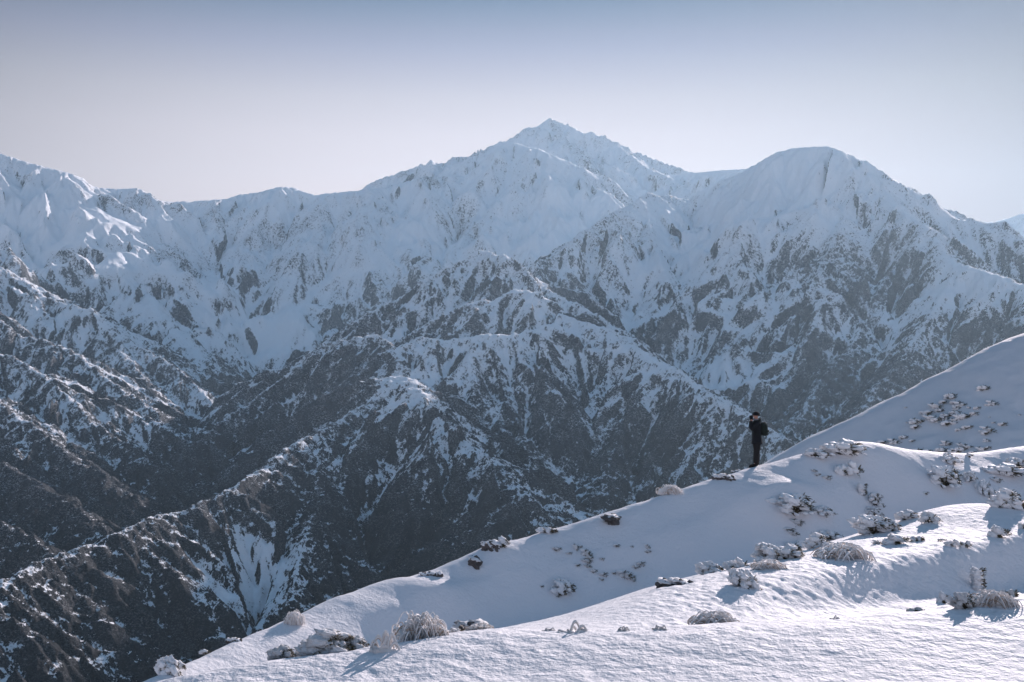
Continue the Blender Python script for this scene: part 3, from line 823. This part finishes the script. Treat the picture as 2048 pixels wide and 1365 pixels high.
# ------------------------------------------------------------------ everything that grows or lies on the snow
CREST = 'frosted plants and rocks along the ridge crest'
NEARG = 'frosted plants at the edge of the near snowfield'
BANK = 'frosted shrubs on the sunny bank'
FACE = 'twig clumps poking through the shaded slope'
RIGHT = 'frosted shrubs at the right end of the ridge'
THINGS = [
 # along the crest, from the lower left to the right
 ('pine_low', 340, 1347, 56, 36, 'frosted shrub at the bottom left end of the snow ridge', CREST),
 ('small', 413, 1296, 26, 15, 'small frosted clump on the crest just above the lowest shrub', CREST),
 ('rock', 470, 1277, 34, 11, 'thin dark rock strip on the crest below the pale tussock', CREST),
 ('tussock', 589, 1246, 40, 27, 'pale round grass tussock with a long shadow on the lower crest', CREST),
 ('rock', 862, 1151, 50, 13, 'low reddish dark rocks on the crest left of the small boulder', CREST),
 ('boulder', 948, 1132, 18, 19, 'small dark boulder standing where the crest dips', CREST),
 ('rock', 985, 1096, 40, 20, 'dark jagged rocks on the crest beside a white shrub', CREST),
 ('mound', 1010, 1094, 36, 20, 'white crusted shrub beside the jagged crest rocks', CREST),
 ('mound', 1092, 1064, 40, 13, 'low white crust on the crest between rocks and grass tussock', CREST),
 ('tussock_low', 1340, 987, 48, 20, 'tan and white grass tussock on the crest left of the person', CREST),
 ('rock', 1447, 958, 46, 14, 'dark snow rimmed rock on the crest just left of the person', CREST),
 ('rock', 1472, 941, 22, 9, 'small dark stone between the rimmed rock and the person', CREST),
 ('pine_low', 1690, 908, 82, 27, 'long heap of frosted shrubs on the skyline right of the person', CREST),
 ('pine_low', 1637, 914, 46, 16, 'low frosted sprigs at the left end of the skyline heap', CREST),
 ('mound', 1697, 947, 56, 30, 'white shrub hanging below the skyline heap', CREST),
 ('mound', 1895, 913, 20, 11, 'small white clump on the crest at upper right', CREST),
 ('mound', 1940, 914, 20, 8, 'tiny white clump right of the small crest clump', CREST),
 ('small', 1626, 945, 11, 6, 'tiny white clump under the skyline sprigs, upper of three', FACE),
 ('small', 1633, 953, 12, 7, 'tiny white clump under the skyline sprigs, middle of three', FACE),
 ('small', 1655, 960, 15, 10, 'tiny white clump under the skyline sprigs, lowest of three', FACE),
 # the shaded slope
 ('boulder', 1223, 1047, 19, 21, 'lone dark red rock with a snow cap on the shaded slope', FACE),
 ('pine', 1585, 1029, 82, 46, 'wide dark frosted shrub below the sunlit patch of the slope', FACE),
 ('pine_low', 1645, 1032, 44, 16, 'dark flat branches right of the wide dark shrub', FACE),
 ('small', 1590, 1052, 22, 13, 'faint twig clump below the wide dark shrub', FACE),
 ('small', 1578, 1066, 26, 9, 'flat twig clump above the dark knot of twigs', FACE),
 ('small', 1586, 1072, 20, 10, 'dark knot of twigs just above the bank shrubs', FACE),
 ('small', 1112, 1104, 19, 9, 'double twig clump, leftmost of the clumps on the shaded slope', FACE),
 ('small', 1137, 1110, 11, 5, 'tiny flat clump right of the double twig clump', FACE),
 ('small', 1151, 1104, 12, 14, 'twig clump at the top of the curving string of clumps', FACE),
 ('small', 1162, 1097, 8, 8, 'tiny round clump beside the top of the curving string', FACE),
 ('small', 1172, 1113, 20, 17, 'largest twig clump in the curving string', FACE),
 ('small', 1178, 1121, 14, 8, 'small clump hanging under the largest of the curving string', FACE),
 ('small', 1203, 1122, 9, 6, 'tiny pale clump right of the curving string', FACE),
 ('small', 1170, 1129, 19, 9, 'dark twig clump in the middle of the curving string', FACE),
 ('small', 1157, 1136, 13, 8, 'pale clump left of the middle of the curving string', FACE),
 ('small', 1174, 1137, 15, 7, 'pale clump under the middle of the curving string', FACE),
 ('small', 1187, 1148, 13, 9, 'dark clump at the lower end of the curving string', FACE),
 ('small', 1207, 1156, 15, 10, 'twig clump between the curving string and the dark cluster', FACE),
 ('small', 1201, 1162, 11, 5, 'tiny clump just under the clump before the dark cluster', FACE),
 ('small', 1227, 1149, 11, 7, 'small clump left of the dark cluster', FACE),
 ('small', 1250, 1157, 32, 17, 'dark cluster of twigs, widest on the lower shaded slope', FACE),
 ('small', 1269, 1141, 16, 9, 'dark clump above right of the dark cluster', FACE),
 ('small', 1281, 1136, 14, 10, 'round dark clump at the right end above the dark cluster', FACE),
 ('small', 1263, 1166, 12, 6, 'small clump under the dark cluster', FACE),
 ('small', 1235, 1097, 14, 9, 'slanting pale clump on the upper middle of the shaded slope', FACE),
 ('small', 1293, 1101, 10, 10, 'clump at the right of the upper shaded slope, above its twin', FACE),
 ('small', 1294, 1108, 12, 6, 'flat clump at the right of the upper shaded slope, below its twin', FACE),
 ('small', 1264, 1099, 6, 4, 'speck of a twig clump between the slanting clump and the pair', FACE),
 ('pine', 1122, 1186, 48, 32, 'frosted shrub alone low on the shaded slope', FACE),
 ('small', 1112, 1193, 15, 10, 'clump at the left foot of the lone frosted shrub', FACE),
 ('small', 1083, 1177, 10, 6, 'tiny clump left of the lone frosted shrub', FACE),
 # edge of the near snowfield
 ('pine_low', 566, 1321, 54, 30, 'brown green frosted shrub at the left of the near snow edge', NEARG),
 ('pine', 662, 1312, 112, 62, 'big frosted pine shrub with dark needles on the near snow edge', NEARG),
 ('pine_low', 712, 1306, 60, 34, 'frosted pine shrub joined to the right of the big one', NEARG),
 ('mound', 612, 1314, 46, 22, 'crusted clods between the brown shrub and the big pine shrub', NEARG),
 ('loops', 765, 1302, 60, 40, 'tangle of frosted grass left of the big domed tussock', NEARG),
 ('tussock', 840, 1286, 104, 66, 'big domed grass tussock sheathed in rime', NEARG),
 ('mound', 905, 1270, 50, 18, 'white clods between the domed tussock and the dark rock', NEARG),
 ('rock', 950, 1260, 72, 26, 'dark rock under snow and pale grass right of the domed tussock', NEARG),
 ('tussock_low', 958, 1262, 60, 15, 'pale matted grass in front of the dark rock', NEARG),
 ('loops', 1100, 1262, 24, 9, 'small frosted tuft left of the grass hoops', NEARG),
 ('loops', 1145, 1264, 62, 28, 'frosted grass bent into hoops on the near snow edge', NEARG),
 ('loops', 1245, 1263, 24, 9, 'tiny frosted hoop right of the grass hoops', NEARG),
 ('loops', 1320, 1260, 26, 13, 'single frosted arch of grass before the long tussock', NEARG),
 ('tussock_low', 1427, 1247, 98, 27, 'long low grass tussock on the near snow edge', NEARG),
 ('loops', 1668, 1239, 20, 9, 'thin frosted hoop alone on the right half of the near snow', NEARG),
 ('mound', 1828, 1222, 40, 11, 'flat frosted twig lying left of the right hand shrubs', NEARG),
 ('mound', 1889, 1206, 32, 23, 'frosted shrub tip at the left of the right hand shrubs', NEARG),
 ('pine', 1925, 1217, 52, 40, 'big white crusted shrub with brown needles on its right side', NEARG),
 ('spire', 1956, 1180, 34, 46, 'upright little conifer plastered with rime on its left', NEARG),
 ('tussock_low', 1985, 1211, 92, 34, 'matted frosted grass at the foot of the upright conifer', NEARG),
 ('mound', 2018, 1196, 34, 24, 'grey frosted shrub tip at the far right of the matted grass', NEARG),
 # the bank
 ('rock', 1352, 1170, 78, 20, 'long dark rock at the lower left end of the bank shrubs', BANK),
 ('pine_low', 1420, 1147, 54, 24, 'frosted shrub right of the long dark rock', BANK),
 ('mound', 1470, 1136, 50, 26, 'white clods of rime in the middle of the bank', BANK),
 ('pine', 1534, 1122, 66, 42, 'frosted pine shrub with a flat white top in the middle of the bank', BANK),
 ('tussock_low', 1538, 1137, 66, 17, 'tan grass under the flat topped pine shrub', BANK),
 ('pine_low', 1578, 1116, 60, 26, 'frosted shrub right of the flat topped pine shrub', BANK),
 ('mound', 1590, 1098, 46, 22, 'white clods above the shrub row of the bank', BANK),
 ('pine', 1632, 1095, 58, 34, 'rounded frosted shrub in the shrub row of the bank', BANK),
 ('pine_low', 1660, 1080, 50, 18, 'thin frosted sprigs at the upper end of the shrub row', BANK),
 ('tussock_low', 1680, 1114, 100, 32, 'curved bundle of frosted straw below the shrub row', BANK),
 ('pine_low', 1486, 1172, 66, 32, 'leaning frosted shrub with a long shadow, alone below the bank', BANK),
 ('pine', 1745, 1066, 76, 44, 'largest white shrub on the bank, dark at its right foot', BANK),
 ('pine', 1778, 1062, 40, 30, 'rounded grey shrub touching the right of the largest white shrub', BANK),
 ('pine_tall', 1748, 1034, 30, 26, 'frosted shrub with a brown side, right above the largest white shrub', BANK),
 ('pine_tall', 1750, 1013, 30, 31, 'upright frosted shrub standing in the shade, topped by a knob', BANK),
 ('spire', 1727, 991, 20, 25, 'thin frosted stump left of the upright shaded shrub', BANK),
 ('pine_low', 1815, 1039, 44, 18, 'dark low shrub with little frost on the sunny bank', BANK),
 ('pine_low', 1862, 1046, 38, 22, 'small dark shrub right of the nearly bare one', BANK),
 ('mound', 1796, 1087, 66, 19, 'flat snowy slabs below the bank', BANK),
 ('small', 1752, 1088, 18, 9, 'small red brown twigs left of the flat snowy slabs', BANK),
 ('mound', 1833, 1083, 26, 13, 'snowy knob right of the flat snowy slabs', BANK),
 ('mound', 1905, 1092, 36, 15, 'snowy clods left of the brown twigs on the far bank', BANK),
 ('mound', 1931, 1093, 26, 16, 'clod with brown twigs on its right, on the far bank', BANK),
 ('small', 1883, 1084, 16, 6, 'tiny brown clump left of the far bank clods', BANK),
 ('mound', 2000, 1075, 54, 24, 'smooth snow covered shrub near the right edge', BANK),
 ('mound', 2046, 1058, 22, 16, 'snow block cut by the right edge of the view', BANK),
 # upper right
 ('pine', 2012, 1015, 72, 42, 'broad frosted shrub with a shadow at its foot near the right edge', RIGHT),
 ('pine_low', 1970, 988, 34, 26, 'double frosted shrub in the shade above the broad one', RIGHT),
 ('pine_tall', 1940, 962, 24, 24, 'round frosted shrub in the shade, middle of the right end', RIGHT),
 ('pine', 1884, 970, 66, 46, 'drooping dark shrub under a snow ledge, leftmost at the right end', RIGHT),
 ('small', 1904, 962, 12, 11, 'twig tip right under the drooping dark shrub', RIGHT),
 ('pine_low', 2010, 950, 86, 22, 'long dark band of shrubs at the right edge', RIGHT),
 ('pine_low', 2034, 934, 46, 18, 'dark shrub above the long band at the right edge', RIGHT),
 ('small', 1991, 965, 18, 10, 'frosted twigs under the long dark band', RIGHT),
 ('small', 1852, 993, 12, 9, 'faint twig clump alone in the wide shade', RIGHT),
 ('pine_low', 1900, 925, 40, 14, 'snow covered sprigs on the ledge over the drooping shrub', RIGHT),
]
for kind, px, py, wp, hp, label, group in THINGS:
    place(kind, px, py, wp, hp, label, group, tilt=(.35 if 'leaning' in label else 0.0), behind=((.0 if kind == 'loops' else .22) if group == NEARG and px < 1700 else 0.0))

# shrubs of the hill behind: dark mats half covered by snow
rnd = random.Random(77)
HG = 'dark shrubs dotting the shaded hill'
LAB = {'mass': 'dark half buried shrub in the thicket on the shaded hill', 'foot': 'dark shrub at the foot of the shaded hill, behind the ridge',
       'dot': 'tiny dark shrub scattered on the upper shaded hill'}
for i in range(74):
    if i < 40: px, py, wp, k = rnd.gauss(1900, 42), rnd.gauss(838, 26), rnd.uniform(12, 26), 'mass'
    elif i < 58: px, wp, k = rnd.uniform(1690, 1985), rnd.uniform(11, 24), 'foot'; py = 905 - abs(rnd.gauss(0, 1)) * 14 - (1730 - px) * .1 * (px < 1730)
    else: px, wp, k = rnd.uniform(1760, 2040), rnd.uniform(4, 8), 'dot'; py = rnd.uniform(770, 850)
    if py < np.interp(px, HILL[:, 0], HILL[:, 1]) + 14: continue
    place('small', px, py + 4, wp, wp * .6, LAB[k], HG, hhit, sink=.15)

# ------------------------------------------------------------------ the person
def plain(name, c, rough=.85, var=.25, scale=60):
    t = NT(name)
    P = t.add('ShaderNodeTexCoord').outputs['Object']
    t.link(t.mix(t.noise(P, scale, 4), tuple(x * (1 - var) for x in c), tuple(x * (1 + var) for x in c)), t.b.inputs['Base Color'])
    t.link(t.bump(t.noise(P, 9, 3), .03, .6), t.b.inputs['Normal'])
    t.b.inputs['Roughness'].default_value = rough
    return t.m
SKIN = plain('skin', (.50, .27, .20), .6, .1)
JACKET = plain('black_jacket', (.016, .018, .022))
TROUSER = plain('dark_brown_trousers', (.022, .021, .022))
BEANIE = plain('black_knit', (.012, .013, .016), .95, .4, 200)
BOOT = plain('boot_leather', (.020, .016, .014), .6)
PACK = plain('dark_green_pack', (.017, .024, .020))
GAITER = plain('grey_knit', (.20, .22, .25))
BLACK = plain('black_plastic', (.012, .012, .013), .4)
GLASS = plain('lens_glass', (.02, .02, .03), .1)

def skin_mesh(name, verts, edges, mat, sub=2, root=0):
    """verts: (x, y, z, radius or (rx, ry))"""
    me = bpy.data.meshes.new(name + '_rig')
    me.from_pydata([v[:3] for v in verts], edges, [])
    o = bpy.data.objects.new(name + '_rig', me); COL.objects.link(o)
    md = o.modifiers.new('skin', 'SKIN'); md.use_smooth_shade = True
    for i, v in enumerate(verts):
        r = v[3]
        me.skin_vertices[0].data[i].radius = r if isinstance(r, tuple) else (r, r)
        me.skin_vertices[0].data[i].use_root = (i == root)
    sb = o.modifiers.new('sub', 'SUBSURF'); sb.levels = sub; sb.render_levels = sub
    dg = bpy.context.evaluated_depsgraph_get()
    out = bpy.data.meshes.new_from_object(o.evaluated_get(dg))
    bpy.data.objects.remove(o); bpy.data.meshes.remove(me)
    out.name = name
    out.materials.clear(); out.materials.append(mat)
    out.polygons.foreach_set('use_smooth', np.ones(len(out.polygons), bool))
    return out
def obj(name, me, parent=None):
    o = bpy.data.objects.new(name, me); COL.objects.link(o)
    if parent: o.parent = parent
    return o
def build_person():
    px, py, pz = fhit(1514, 931)
    root = bpy.data.objects.new('person', None); COL.objects.link(root)
    root.location = (px, py, pz - .03); root.rotation_euler = (0, 0, R(-8)); root.scale = (1.03, 1.03, 1.03)
    tag(root, 'person in black jacket and beanie standing on the crest, hands raised to the face', 'person')
    # the body: faces -x
    V = [(.01, 0, .90, .08), (.01, 0, 1.08, .085), (.0, 0, 1.26, .10), (.0, 0, 1.40, .08), (-.005, 0, 1.485, .055),
         (-.015, 0, 1.545, .060), (-.025, 0, 1.60, .082), (-.015, 0, 1.675, .080), (-.005, 0, 1.715, .055),
         (-.075, 0, 1.545, .038), (-.105, 0, 1.60, .020), (-.118, 0, 1.585, .011), (-.10, 0, 1.635, .030)]
    E = [(0, 1), (1, 2), (2, 3), (3, 4), (4, 5), (5, 6), (6, 7), (7, 8), (5, 9), (6, 10), (10, 11), (7, 12)]
    for s in (-1, 1):
        b = len(V)
        V += [(.0, s * .15, 1.41, .050), (-.175, s * .165, 1.215, .036), (-0.155, s * .085, 1.485, .028), (-0.160, s * .065, 1.545, .030)]
        E += [(3, b), (b, b + 1), (b + 1, b + 2), (b + 2, b + 3)]
        w_ = b + 3
        for k, (dx, ln) in enumerate(((-.030, .062), (-.010, .070), (.010, .064), (.028, .050))):     # four fingers curled over the camera
            f = len(V)
            V += [(-0.160 + dx, s * .060, 1.575, .0095), (-0.162 + dx, s * .048, 1.575 + ln * .55, .009), (-0.166 + dx, s * .020, 1.575 + ln * .75, .008)]
            E += [(w_, f), (f, f + 1), (f + 1, f + 2)]
        f = len(V)
        V += [(-0.128, s * .052, 1.555, .011), (-0.120, s * .026, 1.575, .009)]                         # thumb under it
        E += [(b + 2, f), (f, f + 1)]
        f = len(V)
        V += [(.01, s * .08, .82, .06), (-.01 if s < 0 else .02, s * .09, .47, .045), (-.035 if s < 0 else .035, s * .095, .12, .042), (-.05 if s < 0 else .02, s * .095, .05, .04)]
        E += [(0, f), (f, f + 1), (f + 1, f + 2), (f + 2, f + 3)]
        f = len(V)
        V += [(.008, s * .078, 1.61, .016)]; E += [(6, f)]                                          # ear
    body = obj('body', skin_mesh('body', V, E, SKIN), root)
    for s in (-1, 1):
        m = MB(); m.lump((-.098, s * .032, 1.632), (.011, .012, .011), Matrix.Identity(3), 0, 0, 2)
        obj('eye', m.mesh('eye', BLACK), body)
    m = MB(); m.tube([(-.108, -.024, 1.556), (-.114, 0, 1.558), (-.108, .024, 1.556)], .005, 5)
    obj('mouth', m.mesh('mouth', plain('lips', (.35, .13, .11), .6)), body)
    # gloves
    for s in (-1, 1):
        V2 = [(-0.156, s * .088, 1.47, .040), (-0.160, s * .068, 1.545, .040)]; E2 = [(0, 1)]
        for dx, ln in ((-.032, .062), (-.011, .070), (.011, .064), (.031, .050)):
            f = len(V2)
            V2 += [(-0.160 + dx, s * .061, 1.577, .0135), (-0.162 + dx, s * .049, 1.577 + ln * .55, .013), (-0.166 + dx, s * .018, 1.577 + ln * .78, .012)]
            E2 += [(1, f), (f, f + 1), (f + 1, f + 2)]
        f = len(V2)
        V2 += [(-0.126, s * .052, 1.555, .015), (-0.117, s * .024, 1.577, .013)]; E2 += [(0, f), (f, f + 1)]
        obj('glove', skin_mesh('glove', V2, E2, BEANIE), root)
    # jacket
    V = [(.01, 0, .79, .168), (.01, 0, .90, .165), (.005, 0, 1.08, .158), (.0, 0, 1.26, .168), (.005, 0, 1.40, .145), (.0, 0, 1.485, .090), (-.005, 0, 1.515, .085)]
    E = [(i, i + 1) for i in range(6)]
    for s in (-1, 1):
        b = len(V)
        V += [(.01, s * .16, 1.405, .080), (-.09, s * .175, 1.30, .064), (-.18, s * .17, 1.205, .056), (-.18, s * .135, 1.33, .052), (-.158, s * .092, 1.475, .042)]
        E += [(4, b), (b, b + 1), (b + 1, b + 2), (b + 2, b + 3), (b + 3, b + 4)]
    jk = obj('jacket', skin_mesh('jacket', V, E, JACKET, root=1), root)
    m = MB()
    for k in range(14):
        a = 2 * math.pi * k / 14
        m.lump((.055 + .05 * math.cos(a), .09 * math.sin(a), 1.475 + .035 * math.cos(a)), (.042, .036, .036), Matrix.Identity(3), .3, k, 2)
    obj('hood', m.mesh('hood', JACKET), jk)
    # trousers
    V = [(.01, 0, .88, .15), (.01, 0, .80, .155)]
    E = [(0, 1)]
    for s in (-1, 1):
        b = len(V); fx = -.035 if s < 0 else .035
        V += [(.01, s * .085, .72, .125), (-.005 if s < 0 else .02, s * .09, .47, .100), (fx, s * .095, .25, .088), (fx, s * .095, .11, .085)]
        E += [(1, b), (b, b + 1), (b + 1, b + 2), (b + 2, b + 3)]
    obj('trousers', skin_mesh('trousers', V, E, TROUSER), root)
    for s in (-1, 1):
        fx = -.035 if s < 0 else .035
        V = [(fx + .01, s * .095, .17, .058), (fx + .015, s * .095, .07, .056), (fx - .07, s * .098, .055, .052), (fx - .17, s * .10, .040, .042), (fx - .20, s * .10, .036, .036)]
        bt = obj('boot', skin_mesh('boot', V, [(0, 1), (1, 2), (2, 3), (3, 4)], BOOT), root)
        m = MB(); m.tube([(fx + .075, s * .096, .012), (fx - .05, s * .098, .012), (fx - .215, s * .10, .014)], [.045, .050, .038], 8, 0, .42)
        obj('sole', m.mesh('sole', BLACK), bt)
    # beanie
    bm = bmesh.new(); bmesh.ops.create_uvsphere(bm, u_segments=28, v_segments=18, radius=1)
    bmesh.ops.delete(bm, geom=[v for v in bm.verts if v.co.z < -.12], context='VERTS')
    for v in bm.verts:
        z = v.co.z
        v.co = Vector((-.012 + v.co.x * .108, v.co.y * .095, 1.655 + z * .105)) + Vector((-.03, 0, 0)) * max(0, .25 - z) * .2
    me = bpy.data.meshes.new('beanie'); bm.to_mesh(me); bm.free(); me.materials.append(BEANIE)
    me.polygons.foreach_set('use_smooth', np.ones(len(me.polygons), bool))
    bn = obj('beanie', me, root)
    m = MB(); m.tube([(-.012 + .107 * math.cos(a), .094 * math.sin(a), 1.650 - .004 * math.cos(a)) for a in np.linspace(0, 2 * math.pi, 33)], .016, 8)
    obj('cuff', m.mesh('cuff', BEANIE), bn)
    m = MB(); m.tube([(-.012 + .072 * math.cos(a), .068 * math.sin(a), 1.505 - .012 * math.cos(a)) for a in np.linspace(0, 2 * math.pi, 25)], .030, 8)
    obj('neck_gaiter', m.mesh('neck_gaiter', GAITER), root)
    M = root.matrix_basis.copy() if False else Matrix.LocRotScale(root.location, root.rotation_euler, root.scale)
    # the rucksack on the back
    V = [(.215, 0, .985, .10), (.235, 0, 1.06, .13), (.24, 0, 1.20, .14), (.215, 0, 1.34, .12), (.185, 0, 1.43, .08)]
    rk = obj('backpack', skin_mesh('backpack', V, [(i, i + 1) for i in range(4)], PACK, root=2))
    rk.matrix_world = M
    tag(rk, 'dark rounded backpack worn by the person on the crest', 'backpack')
    for s in (-1, 1):
        m = MB(); m.tube([(.14, s * .10, 1.42), (.06, s * .115, 1.50), (-.06, s * .115, 1.47), (-.155, s * .11, 1.34), (-.165, s * .13, 1.20), (-.10, s * .165, 1.08), (.06, s * .18, 1.03), (.18, s * .13, 1.03)], .024, 6, 0, .45)
        obj('shoulder_strap', m.mesh('shoulder_strap', PACK), rk)
    m = MB(); m.tube([(.335, -.07, 1.13), (.35, 0, 1.14), (.335, .07, 1.13)], [.03, .045, .03], 8)
    obj('front_pocket', m.mesh('front_pocket', PACK), rk)
    # the camera at the eye
    bm = bmesh.new(); bmesh.ops.create_cube(bm, size=1)
    for v in bm.verts: v.co = Vector((-0.142 + v.co.x * .05, v.co.y * .13, 1.60 + v.co.z * .082))
    bmesh.ops.bevel(bm, geom=bm.edges[:], offset=.010, segments=3, affect='EDGES')
    me = bpy.data.meshes.new('camera_case'); bm.to_mesh(me); bm.free(); me.materials.append(BLACK)
    cm = obj('photo_camera', me); cm.matrix_world = M
    tag(cm, 'small black camera held to the face by the person on the crest', 'camera')
    m = MB(); m.tube([(-0.160, 0, 1.598), (-0.205, 0, 1.598), (-0.215, 0, 1.598)], [.036, .036, .033], 20)
    ln = obj('lens', m.mesh('lens', BLACK), cm)
    m = MB(); m.lump((-0.215, 0, 1.598), (.006, .028, .028), Matrix.Identity(3), 0, 0, 3)
    obj('lens_glass', m.mesh('lens_glass', GLASS), ln)
    m = MB(); m.tube([(-0.135, 0, 1.635), (-0.135, 0, 1.655)], [.022, .018], 8)
    obj('viewfinder', m.mesh('viewfinder', BLACK), cm)
build_person()

# ------------------------------------------------------------------ the air
def haze():
    bm = bmesh.new(); bmesh.ops.create_cube(bm, size=1.0)
    lo = Vector((-5600, -400, float(min(MZ.min(), FZ.min())) - 1.0)); up = Vector((5600, 7900, float(MZ.max()) + 6))
    for v in bm.verts: v.co = Vector(((lo[i] + up[i]) / 2 + v.co[i] * (up[i] - lo[i]) for i in range(3)))
    me = bpy.data.meshes.new('haze'); bm.to_mesh(me); bm.free()
    m = bpy.data.materials.new('haze_air'); m.use_nodes = True
    n = m.node_tree.nodes; n.clear()
    v = n.new('ShaderNodeVolumePrincipled'); o = n.new('ShaderNodeOutputMaterial')
    v.inputs['Color'].default_value = (.58, .82, 1.0, 1)
    v.inputs['Density'].default_value = HAZE
    v.inputs['Anisotropy'].default_value = .42
    m.node_tree.links.new(v.outputs[0], o.inputs['Volume'])
    me.materials.append(m)
    o = bpy.data.objects.new('haze', me); COL.objects.link(o)
    o['kind'] = 'stuff'; o['label'] = 'pale blue haze in the valley air'
HAZE = 4.0e-5
haze()
